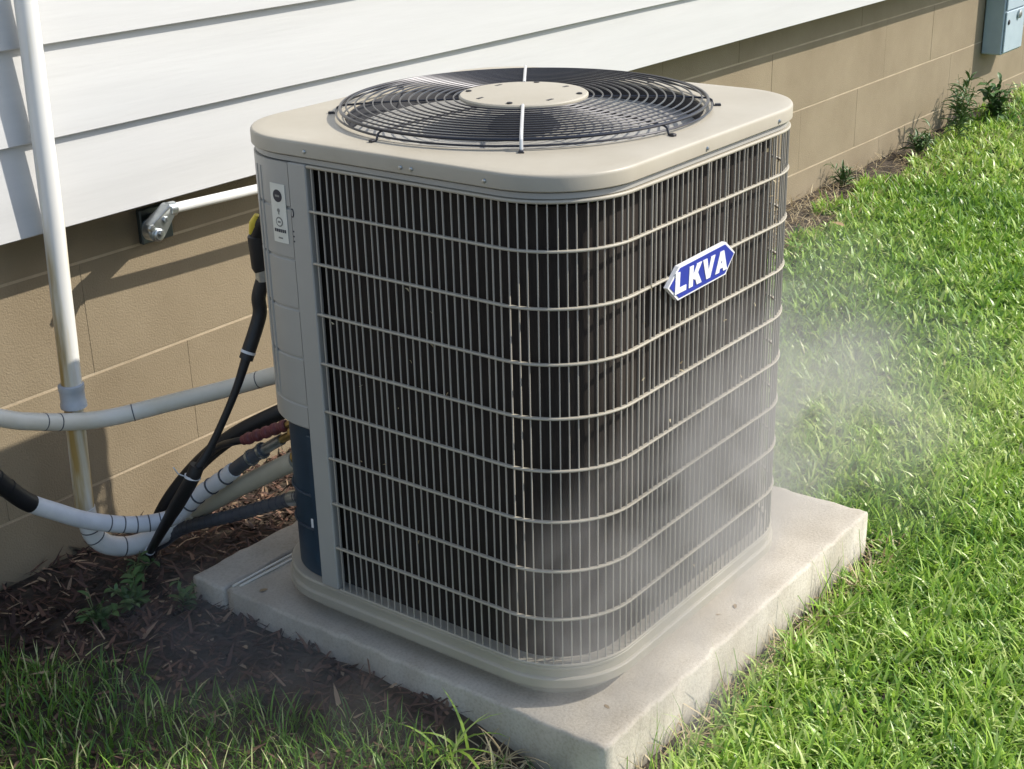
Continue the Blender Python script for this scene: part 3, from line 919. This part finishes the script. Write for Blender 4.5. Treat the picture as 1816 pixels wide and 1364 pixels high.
def tie(c, d, r, parent, tail=True):
    c = Vector(c); d = Vector(d).normalized()
    o = MB().tube([c - d * 0.003, c + d * 0.003], r, 18); 
    if tail:
        n_ = d.cross(Vector((0.3, 0.2, 1))).normalized()
        o.tube([c + n_ * r * 0.8, c + n_ * (r + 0.012) + Vector((-0.006, 0, 0.012)), c + n_ * (r + 0.016) + Vector((-0.012, 0.0, 0.03))], 0.0016, 6)
    adopt(o.build('cable_tie', M['wrap']), parent)
tie((0.119, 1.010, 0.537), (0.07, -0.02, 0.15), 0.0165, wp, False)
tie((0.0035, 1.103, 0.258), (0.02, -0.01, 0.08), 0.0185, wp)
tie((0.078, 1.395, -0.052), (0.07, 0.2, -0.2), 0.0125, wp)

# metal conduit and elbow fitting under the siding
cd = empty('metal_conduit', (0.50, 1.475, 0.70))
tag(cd, 'shiny metal conduit running just under the siding edge from a galvanised elbow', 'conduit')
adopt(MB().tube([(0.323, 1.475, 0.7435), (0.608, 1.475, 0.7315), (1.30, 1.475, 0.712)], 0.0125, 20).build('conduit_tube', M['pvc_w']), cd)
adopt(MB().box(0.352, 0.452, 1.628, 1.6445, 0.622, 0.712, 0.003).build('wall_plate', M['plate']), cd)
adopt(MB().tube([(0.395, 1.632, 0.672), (0.34, 1.56, 0.690), (0.284, 1.505, 0.704)], [0.024, 0.022, 0.020], 16).build('offset_neck', M['plate']), cd)
def teardrop(c1, r1, c2, r2, y0, y1):
    d = Vector((c2[0] - c1[0], c2[1] - c1[1])); a0 = math.atan2(d.y, d.x); al = math.acos((r1 - r2) / d.length)
    P = []
    for k in range(17):
        a = a0 + al + (2 * PI - 2 * al) * k / 16; P.append((c1[0] + r1 * math.cos(a), c1[1] + r1 * math.sin(a)))
    for k in range(9):
        a = a0 - al + 2 * al * k / 8; P.append((c2[0] + r2 * math.cos(a), c2[1] + r2 * math.sin(a)))
    lo = []
    cx_ = sum(p[0] for p in P) / len(P); cz_ = sum(p[1] for p in P) / len(P)
    for yy, sc_ in ((y0, 0.90), (y0 + 0.004, 1.0), (y1, 1.0)):
        lo.append([(cx_ + (x - cx_) * sc_, yy, cz_ + (z - cz_) * sc_) for x, z in P])
    return MB().loft(lo, True, True)
adopt(teardrop((0.274, 0.703), 0.026, (0.322, 0.7435), 0.0150, 1.462, 1.492).build('elbow_body', M['steel']), cd)
adopt(MB().tube([(0.318, 1.475, 0.7438), (0.320, 1.475, 0.7438), (0.338, 1.475, 0.7430), (0.340, 1.475, 0.7429)], [0.0145, 0.0178, 0.0178, 0.0140], 18).build('compression_nut', M['steel']), cd)
for (x, z, r_, n_) in ((0.272, 0.695, 0.0150, 20), (0.274, 0.7, 0.0085, 6), (0.252, 0.716, 0.0095, 6), (0.297, 0.727, 0.0075, 6)):
    y_ = 1.462 if n_ == 20 or r_ < 0.008 or r_ > 0.009 else 1.456
    adopt(MB().lathe((x, y_, z), [(r_, 0.004), (r_, -0.005), (r_ * 0.8, -0.0075), (r_ * 0.3, -0.008)], n_, 'Y').build('bolt_head', M['steel']), cd)

# two thin cream strips added to imitate stripes of sunlight on the pad
for (pts, lab_) in (([(0.012, 1.0185, 0.003), (0.10, 1.0175, 0.003), (0.21, 1.015, 0.003)], 'thin cream strip imitating sunlight on the pad, nearer the wall of the two'),
                    ([(0.022, 1.0055, 0.003), (0.10, 1.002, 0.003), (0.20, 0.9965, 0.003)], 'thin cream strip imitating sunlight on the pad, nearer the camera of the two')):
    o = MB().tube(pts, 0.0028, 8).build('sun_stripe', M['cream'])
    tag(o, lab_, 'sun_stripe', 'imitated sunlight on the pad')

# utility box on the wall at far right
ub_ = empty('utility_box', (6.48, 1.60, 0.25))
tag(ub_, 'pale blue-grey metal utility box on the foundation at the top right', 'utility box')
adopt(MB().box(6.32, 6.64, 1.53, 1.644, 0.262, 1.0, 0.006).build('box_body', M['boxblue']), ub_)
adopt(MB().box(6.33, 6.63, 1.520, 1.529, 0.272, 0.50, 0.004).build('lower_cover', M['boxblue']), ub_)
adopt(MB().box(6.33, 6.63, 1.520, 1.529, 0.506, 0.99, 0.004).build('upper_cover', M['boxblue']), ub_)
for x, z in ((6.37, 0.44), (6.38, 0.60)):
    adopt(MB().lathe((x, 1.520, z), [(0.014, 0), (0.014, -0.004), (0.006, -0.007)], 12, 'Y').build('cover_screw', M['dark']), ub_)
adopt(MB().lathe((6.52, 1.520, 0.47), [(0.024, 0), (0.024, -0.012), (0.016, -0.016)], 16, 'Y').build('meter_seal', M['steel']), ub_)

# ================================================================== PLANTS AND GROUND COVER
CAMP = np.array([-1.83265, -1.21773, 1.61647])
RM = np.array([[0.60304, -0.79734, -0.02417], [-0.31180, -0.20771, -0.92717], [0.73425, 0.56666, -0.37387]])
def in_view(x, y, z, margin=120):
    """keeps only what stands in or near the view cone (with a wide margin) to save memory"""
    p = np.stack([x, y, z], -1) - CAMP
    q = p @ RM.T
    u = q[..., 0] / np.maximum(q[..., 2], 1e-3) * 2529 + 908
    v = q[..., 1] / np.maximum(q[..., 2], 1e-3) * 2529 + 682
    return (q[..., 2] > 0.2) & (u > -margin * 3) & (u < 1816 + margin * 3) & (v > -margin) & (v < 1364 + margin * 2)

def blades(name, x, y, z, length, width, lean, az, tone, material, curve=0.6, rngs=1, segs=3):
    """one mesh of tapering curved blades; arrays of equal length"""
    n = len(x)
    ts = np.linspace(0, 1, segs + 1)
    dirx, diry = np.cos(az), np.sin(az)
    px, py = -np.sin(az), np.cos(az)
    twist = np.random.default_rng(rngs).uniform(-0.9, 0.9, n)
    # width direction turns a little out of the bend plane
    wx = px * np.cos(twist) + dirx * np.sin(twist); wy = py * np.cos(twist) + diry * np.sin(twist)
    V = np.zeros((n, 2 * segs + 1, 3), np.float32)
    hor = np.zeros(n); ver = np.zeros(n)
    prevt = 0
    for i, t in enumerate(ts):
        if i:
            dt = t - prevt; mid = (t + prevt) / 2
            ang_ = lean + curve * mid * (0.6 + lean)
            hor = hor + np.sin(ang_) * dt * length; ver = ver + np.cos(ang_) * dt * length
            prevt = t
        cx = x + dirx * hor; cy = y + diry * hor; cz = z + ver
        w = width * (1.0 if i == 0 else (1.05 - 0.95 * t ** 1.8)) * 0.5
        if i < segs:
            V[:, 2 * i] = np.stack([cx - wx * w, cy - wy * w, cz], -1)
            V[:, 2 * i + 1] = np.stack([cx + wx * w, cy + wy * w, cz], -1)
        else:
            V[:, 2 * i] = np.stack([cx, cy, cz], -1)
    nv = 2 * segs + 1
    tri = []
    for i in range(segs - 1):
        a = 2 * i
        tri += [(a, a + 1, a + 3), (a, a + 3, a + 2)]
    a = 2 * (segs - 1)
    tri += [(a, a + 1, a + 2)]
    tri = np.array(tri)
    F = (np.arange(n)[:, None, None] * nv + tri[None]).reshape(-1, 3).astype(np.int32)
    me = bpy.data.meshes.new(name)
    me.vertices.add(n * nv); me.vertices.foreach_set('co', V.reshape(-1))
    me.loops.add(F.size); me.loops.foreach_set('vertex_index', F.reshape(-1))
    me.polygons.add(len(F)); me.polygons.foreach_set('loop_start', np.arange(0, F.size, 3, dtype=np.int32))
    at = me.attributes.new('tone', 'FLOAT', 'POINT')
    at.data.foreach_set('value', np.repeat(tone, nv).astype(np.float32))
    me.polygons.foreach_set('use_smooth', np.ones(len(F), bool))
    me.update(); me.validate()
    me.materials.append(material)
    o = bpy.data.objects.new(name, me); COL.objects.link(o)
    return o

def vnoise(x, y, scale, seed):
    g = np.random.default_rng(seed).random((64, 64))
    u, v = x * scale, y * scale
    i, j = np.floor(u).astype(int), np.floor(v).astype(int)
    fu, fv = u - i, v - j
    fu = fu * fu * (3 - 2 * fu); fv = fv * fv * (3 - 2 * fv)
    a = g[i % 64, j % 64]; b = g[(i + 1) % 64, j % 64]; c = g[i % 64, (j + 1) % 64]; d = g[(i + 1) % 64, (j + 1) % 64]
    return (a * (1 - fu) + b * fu) * (1 - fv) + (c * (1 - fu) + d * fu) * fv

R_ = np.random.default_rng(21)
def scatter(n, x0, x1, y0, y1):
    return R_.uniform(x0, x1, n), R_.uniform(y0, y1, n)

# lit lawn to the right and front of the pad
parts = []
for (n, x0, x1, y0, y1) in ((190000, -0.6, 2.4, -1.3, 1.5), (80000, 2.4, 4.6, -0.9, 1.66), (46000, 4.6, 9.0, -0.4, 1.66)):
    parts.append(scatter(n, x0, x1, y0, y1))
gx = np.concatenate([p[0] for p in parts]); gy = np.concatenate([p[1] for p in parts])
jit = (vnoise(gx, gy, 6, 4) - 0.5)
edge_wall = 1.34 + 0.22 * jit + 0.10 * np.clip(gx - 3.2, 0, 2.4)
on_pad = (gx > -0.015) & (gx < 1.20) & (gy > -0.03 + 0.02 * jit) & (gy < 1.2)
behind = (gx > -0.3) & (gx < 1.5 + 0.4 * jit) & (gy > 1.1)
leftzone = (gx < 0.0) & (gy > 0.05)
front = (gx < 1.2) & (gy > -0.055) & (R_.random(len(gx)) < 0.55)
keep = (~on_pad) & (gy < edge_wall) & ~behind & ~leftzone & ~front
keep &= in_view(gx, gy, np.full(len(gx), -0.08))
gx, gy, = gx[keep], gy[keep]
# clump: pull blades toward tuft centres
cl = vnoise(gx, gy, 22, 8)
n = len(gx)
dist = np.hypot(gx + 1.8, gy + 1.2)
ln_ = R_.uniform(0.035, 0.085, n) * (0.6 + 0.8 * cl) * np.where(dist > 4.5, 1.0, 1.0)
wd = R_.uniform(0.0038, 0.0100, n) * np.where(dist > 4.5, 1.7, np.where(dist > 3.4, 1.25, 1.0))
tone = np.clip(R_.normal(0.54, 0.24, n) + 0.55 * (vnoise(gx, gy, 1.6, 9) - 0.5) + 0.3 * (cl - 0.5), 0, 0.9)
dry = R_.random(n) < 0.02
tone[dry] = R_.uniform(0.9, 1.0, dry.sum())
lawn = blades('lawn_grass', gx, gy, ground_z(gx, gy) - 0.004, ln_, wd, np.abs(R_.normal(0.48, 0.36, n)), R_.uniform(0, 2 * PI, n), tone, M['grass'], 1.1, 2)
tag(lawn, 'thick sunlit green lawn to the right of the concrete pad', 'grass', kind='stuff')
print('lawn blades', n)

# shaded lawn at lower left, shade also painted into its darker blade tones
gx, gy = scatter(20000, -1.3, 0.0, -0.6, 1.6)
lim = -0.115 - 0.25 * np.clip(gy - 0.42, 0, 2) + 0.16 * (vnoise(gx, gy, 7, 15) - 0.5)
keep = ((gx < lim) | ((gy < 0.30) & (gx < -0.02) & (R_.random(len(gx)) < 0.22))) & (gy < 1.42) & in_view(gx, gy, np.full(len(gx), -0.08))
keep &= ~((gy < 0.05) & (gx > -0.6) & (R_.random(len(gx)) < 0.0))
gx, gy = gx[keep], gy[keep]; n = len(gx)
lawn2 = blades('shade_toned_grass', gx, gy, ground_z(gx, gy) - 0.004, R_.uniform(0.03, 0.09, n), R_.uniform(0.0022, 0.005, n), np.abs(R_.normal(0.22, 0.25, n)), R_.uniform(0, 2 * PI, n),
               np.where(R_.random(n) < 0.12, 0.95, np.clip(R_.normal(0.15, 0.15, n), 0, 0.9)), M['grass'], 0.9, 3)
tag(lawn2, 'longer grass, toned darker for the shade, at the lower left of the pad', 'grass', kind='stuff')
print('shade blades', n)

# bark mulch between the shaded grass and the pad / wall
cx, cy = scatter(15000, -1.2, 0.9, 0.35, 1.66)
lim = -0.05 - 0.25 * np.clip(cy - 0.42, 0, 2) + 0.14 * (vnoise(cx, cy, 7, 15) - 0.5)
keep = ((cx > lim - 0.06) | (R_.random(len(cx)) < 0.35)) & ~((cx > -0.005) & (cy < 1.145)) | (cy > 1.32)
keep &= in_view(cx, cy, np.full(len(cx), -0.1))
cx, cy = cx[keep], cy[keep]; n = len(cx)
chips = blades('bark_mulch', cx, cy, ground_z(cx, cy) + R_.uniform(0.0, 0.014, n), R_.uniform(0.012, 0.06, n), R_.uniform(0.003, 0.013, n), R_.normal(1.32, 0.28, n), R_.uniform(0, 2 * PI, n),
               R_.random(n), M['chips'], 0.1, 5, 2)
tag(chips, 'reddish brown bark mulch beside the pad', 'mulch', kind='stuff')

# straw along the wall at right and along the front edge of the pad
sx, sy = scatter(9000, 1.25, 7.0, 1.22, 1.645)
k_ = in_view(sx, sy, np.full(len(sx), -0.1)) & (R_.random(len(sx)) < np.clip(1.4 - 0.22 * sx, 0.15, 1))
s2x, s2y = scatter(420, 0.0, 1.25, -0.075, -0.012)
sx = np.concatenate([sx[k_], s2x]); sy = np.concatenate([sy[k_], s2y]); n = len(sx)
st = blades('dry_straw', sx, sy, ground_z(sx, sy) + R_.uniform(0, 0.02, n), R_.uniform(0.03, 0.12, n), R_.uniform(0.002, 0.005, n), np.clip(R_.normal(1.15, 0.35, n), 0.1, 1.6), R_.uniform(0, 2 * PI, n),
            R_.random(n), M['straw'], 0.4, 6)
tag(st, 'dry straw strewn along the wall foot and the pad edge', 'straw', kind='stuff')

# leafy weeds: stem plus separate leaves
def leaf_mesh(w=0.34):
    v = []; f = []
    n = 6
    for i in range(n + 1):
        t = i / n
        hw = w * 0.5 * math.sin(PI * min(t * 0.92 + 0.06, 1.0)) ** 0.8 if i < n else 0.0
        z = 0.16 * math.sin(PI * t * 0.8) - 0.12 * t * t
        v += [(t, -hw, z + 0.06 * hw / w), (t, 0, z - 0.02), (t, hw, z + 0.06 * hw / w)]
    for i in range(n):
        a = i * 3
        f += [(a, a + 1, a + 4, a + 3), (a + 1, a + 2, a + 5, a + 4)]
    me = bpy.data.meshes.new('leaf'); me.from_pydata(v, [], f); me.update()
    me.polygons.foreach_set('use_smooth', [True] * len(me.polygons))
    me.materials.append(M['weed'])
    return me
LEAF_B, LEAF_N = leaf_mesh(0.42), leaf_mesh(0.16)
def weed(label, x, y, h, nst, nlf, size, leafm, seed, spread=0.4, group='weeds at the foot of the wall'):
    r = random.Random(seed)
    z0 = float(ground_z(x, y)) - 0.003
    root = empty('weed', (x, y, z0)); tag(root, label, 'weed', group)
    for s_ in range(nst):
        a = r.uniform(0, 2 * PI); ln = h * r.uniform(0.6, 1.0); sp = spread * r.uniform(0.2, 1.0) * ln
        pts = [Vector((0.01 * math.cos(a), 0.01 * math.sin(a), 0)), Vector((sp * 0.35 * math.cos(a), sp * 0.35 * math.sin(a), ln * 0.5)), Vector((sp * math.cos(a), sp * math.sin(a), ln))]
        pp = catmull(pts, 5)
        MB().tube(pp, [0.0022 - 0.0013 * i / (len(pp) - 1) for i in range(len(pp))], 5).build('stem', M['stem'], root)
        for l_ in range(nlf):
            t = r.uniform(0.15, 1.0); p = pp[min(int(t * (len(pp) - 1)), len(pp) - 1)]
            o = bpy.data.objects.new('leaf', leafm); COL.objects.link(o); o.parent = root
            o.location = p; sc = size * r.uniform(0.55, 1.15) * (1.1 - 0.4 * t); o.scale = (sc, sc, sc)
            o.rotation_euler = (r.uniform(-0.3, 0.3), r.uniform(-0.9, 0.35), r.uniform(0, 2 * PI))
    return root
weed('dark low weed with broad leaves beside the pad back corner', -0.07, 1.27, 0.11, 7, 7, 0.050, LEAF_B, 1, 0.9)
weed('small broad-leaved weed under the white U-bend pipe', 0.03, 1.40, 0.09, 5, 6, 0.045, LEAF_B, 2, 0.9)
weed('low dark weed in the mulch, left of the broad weeds', -0.16, 1.30, 0.09, 6, 6, 0.045, LEAF_B, 3, 0.9)
weed('small weed at the left corner of the pad back edge', -0.045, 1.12, 0.08, 5, 6, 0.040, LEAF_B, 4, 0.9)
weed('tall narrow-leaved weed against the foundation at upper right', 5.55, 1.46, 0.42, 5, 18, 0.11, LEAF_N, 5, 0.35)
weed('bushy dark weed below the utility box', 6.12, 1.46, 0.24, 12, 11, 0.085, LEAF_B, 6, 0.6)
weed('low spreading weed left of the tall narrow-leaved weed', 5.15, 1.50, 0.16, 9, 10, 0.09, LEAF_N, 7, 0.9)
weed('small weed at the wall between the tall weed and the bushy weed', 5.85, 1.55, 0.30, 8, 12, 0.09, LEAF_N, 8, 0.5)
weed('low leafy weed at the wall foot right of the unit', 4.4, 1.57, 0.13, 7, 8, 0.08, LEAF_N, 9, 0.9)

# larger blades standing out in the foreground: a grass tuft and a dry tuft
def tuft(name, label, cat, x, y, n, l0, l1, w, material, tones, seed, lean=0.5):
    r = np.random.default_rng(seed)
    o = blades(name, x + r.normal(0, 0.02, n), y + r.normal(0, 0.02, n), np.full(n, float(ground_z(x, y))), r.uniform(l0, l1, n), r.uniform(w * 0.6, w, n), np.abs(r.normal(lean, 0.25, n)), r.uniform(0, 2 * PI, n),
               r.uniform(tones[0], tones[1], n), material, 1.4, seed, 5)
    return tag(o, label, cat)
tuft('grass_tuft', 'tuft of long pale green blades at the bottom edge of the photo', 'grass tuft', -0.105, 0.30, 16, 0.10, 0.19, 0.008, M['grass'], (0.55, 0.88), 31)
tuft('dry_grass_tuft', 'tuft of straw-coloured grass by the pad corner at the bottom edge', 'grass tuft', -0.055, 0.215, 45, 0.05, 0.12, 0.005, M['straw'], (0.2, 1.0), 32, 0.7)
tuft('dry_grass', 'thin pale dry stalks leaning on the near corner of the pad', 'dry grass', -0.03, 0.06, 16, 0.10, 0.16, 0.0026, M['straw'], (0.5, 1.0), 33, 0.5)
# slim dark blades along the front edge of the pad
r = np.random.default_rng(77)
n = 60
o = blades('edge_grass', r.uniform(0.03, 1.15, n), r.uniform(-0.05, -0.02, n), np.full(n, -0.12), r.uniform(0.09, 0.17, n), r.uniform(0.002, 0.0034, n), np.abs(r.normal(0.2, 0.2, n)), r.uniform(0, 2 * PI, n), r.uniform(0.0, 0.9, n), M['grass'], 0.7, 8)
tag(o, 'sparse taller blades rising along the front edge of the pad', 'grass', kind='stuff')

# fallen leaves
def fallen(label, x, y, z, size, rot, seed):
    r = random.Random(seed)
    me = LEAF_B.copy(); me.name = 'dry_leaf'; me.materials.clear(); me.materials.append(M['leafbrown'])
    o = bpy.data.objects.new('dry_leaf', me); COL.objects.link(o)
    o.location = (x, y, z); o.scale = (size, size, size * 0.35); o.rotation_euler = (r.uniform(-0.2, 0.2), r.uniform(-0.1, 0.1), rot)
    tag(o, label, 'leaf', 'fallen dry leaves')
fallen('small brown leaf on the sunlit pad near the middle of its front edge', 0.577, 0.046, 0.001, 0.020, 0.6, 1)
fallen('tiny brown leaf on the pad beside another leaf, nearer the corner', 0.535, 0.060, 0.001, 0.014, 2.2, 2)
fallen('brown leaf scrap on the pad close to its near corner', 0.109, 0.064, 0.001, 0.017, 1.2, 3)
fallen('dark leaf scrap on the shaded pad near the imitated sunlight stripes', 0.052, 0.947, 0.001, 0.022, 2.9, 4)
fallen('pale dry leaf lying on the lawn behind the air conditioner', 3.60, 1.20, -0.035, 0.09, 1.0, 5)

# ================================================================== DRIFTING MIST
def mist(label, c, rad, dens, seed):
    m = bpy.data.materials.new('mist'); m.use_nodes = True
    nt = m.node_tree; nt.nodes.clear()
    out = nt.nodes.new('ShaderNodeOutputMaterial')
    pv = nt.nodes.new('ShaderNodeVolumePrincipled')
    pv.inputs['Color'].default_value = (0.98, 0.95, 0.90, 1)
    pv.inputs['Anisotropy'].default_value = 0.1
    tc = nt.nodes.new('ShaderNodeTexCoord')
    ln = nt.nodes.new('ShaderNodeVectorMath'); ln.operation = 'LENGTH'
    nt.links.new(tc.outputs['Object'], ln.inputs[0])
    mr = nt.nodes.new('ShaderNodeMapRange'); mr.interpolation_type = 'SMOOTHSTEP'
    mr.inputs[1].default_value = 1.0; mr.inputs[2].default_value = 0.15; mr.inputs[3].default_value = 0.0; mr.inputs[4].default_value = 1.0
    nt.links.new(ln.outputs['Value'], mr.inputs[0])
    mp = nt.nodes.new('ShaderNodeMapping'); mp.inputs['Location'].default_value = (seed * 3.1, seed * 1.7, seed)
    nt.links.new(tc.outputs['Object'], mp.inputs[0])
    nz = nt.nodes.new('ShaderNodeTexNoise'); nz.inputs['Scale'].default_value = 2.0; nz.inputs['Detail'].default_value = 4; nz.inputs['Distortion'].default_value = 0.6
    nt.links.new(mp.outputs[0], nz.inputs[0])
    nr = nt.nodes.new('ShaderNodeMapRange')
    nr.inputs[1].default_value = 0.42; nr.inputs[2].default_value = 0.68; nr.inputs[3].default_value = 0.06; nr.inputs[4].default_value = 1.0
    nt.links.new(nz.outputs[0], nr.inputs[0])
    mu = nt.nodes.new('ShaderNodeMath'); mu.operation = 'MULTIPLY'
    nt.links.new(mr.outputs[0], mu.inputs[0]); nt.links.new(nr.outputs[0], mu.inputs[1])
    m2 = nt.nodes.new('ShaderNodeMath'); m2.operation = 'MULTIPLY'; m2.inputs[1].default_value = dens
    nt.links.new(mu.outputs[0], m2.inputs[0]); nt.links.new(m2.outputs[0], pv.inputs['Density'])
    nt.links.new(pv.outputs[0], out.inputs['Volume'])
    import bmesh
    bm = bmesh.new(); bmesh.ops.create_icosphere(bm, subdivisions=3, radius=1.0)
    me = bpy.data.meshes.new('drifting_mist'); bm.to_mesh(me); bm.free(); me.materials.append(m)
    o = bpy.data.objects.new('drifting_mist', me); COL.objects.link(o)
    o.location = c; o.scale = rad
    tag(o, label, 'mist', kind='stuff')
mist('faint mist over the lawn at the right of the unit', (1.38, 0.30, 0.20), (0.66, 0.62, 0.52), 1.9, 1)
mist('faint mist in front of the lower front corner of the unit', (0.15, -0.01, 0.24), (0.42, 0.25, 0.40), 4.2, 2)
mist('wisp of mist across the middle of the front grille', (0.50, 0.0, 0.40), (0.50, 0.17, 0.42), 6.0, 5)
mist('faint grey mist along the shaded left edge of the pad', (-0.16, 0.72, -0.01), (0.42, 0.72, 0.24), 1.5, 3)

# dried clippings caught on the grille
rc = np.random.default_rng(15)
n = 34
kx = np.where(rc.random(n) < 0.75, rc.uniform(0.22, 0.80, n), UX - HX - 0.004)
ky = np.where(kx > 0.1, UY - HY - 0.005, rc.uniform(0.3, 0.66, n))
o = blades('grass_clippings', kx, ky, rc.uniform(0.14, 0.98, n), rc.uniform(0.006, 0.014, n), rc.uniform(0.002, 0.0045, n), rc.uniform(0.2, 2.2, n), rc.uniform(0, 2 * PI, n), rc.random(n), M['straw'], 0.5, 4)
tag(o, 'bits of dried grass caught on the slats of the air conditioner', 'clippings', kind='stuff')
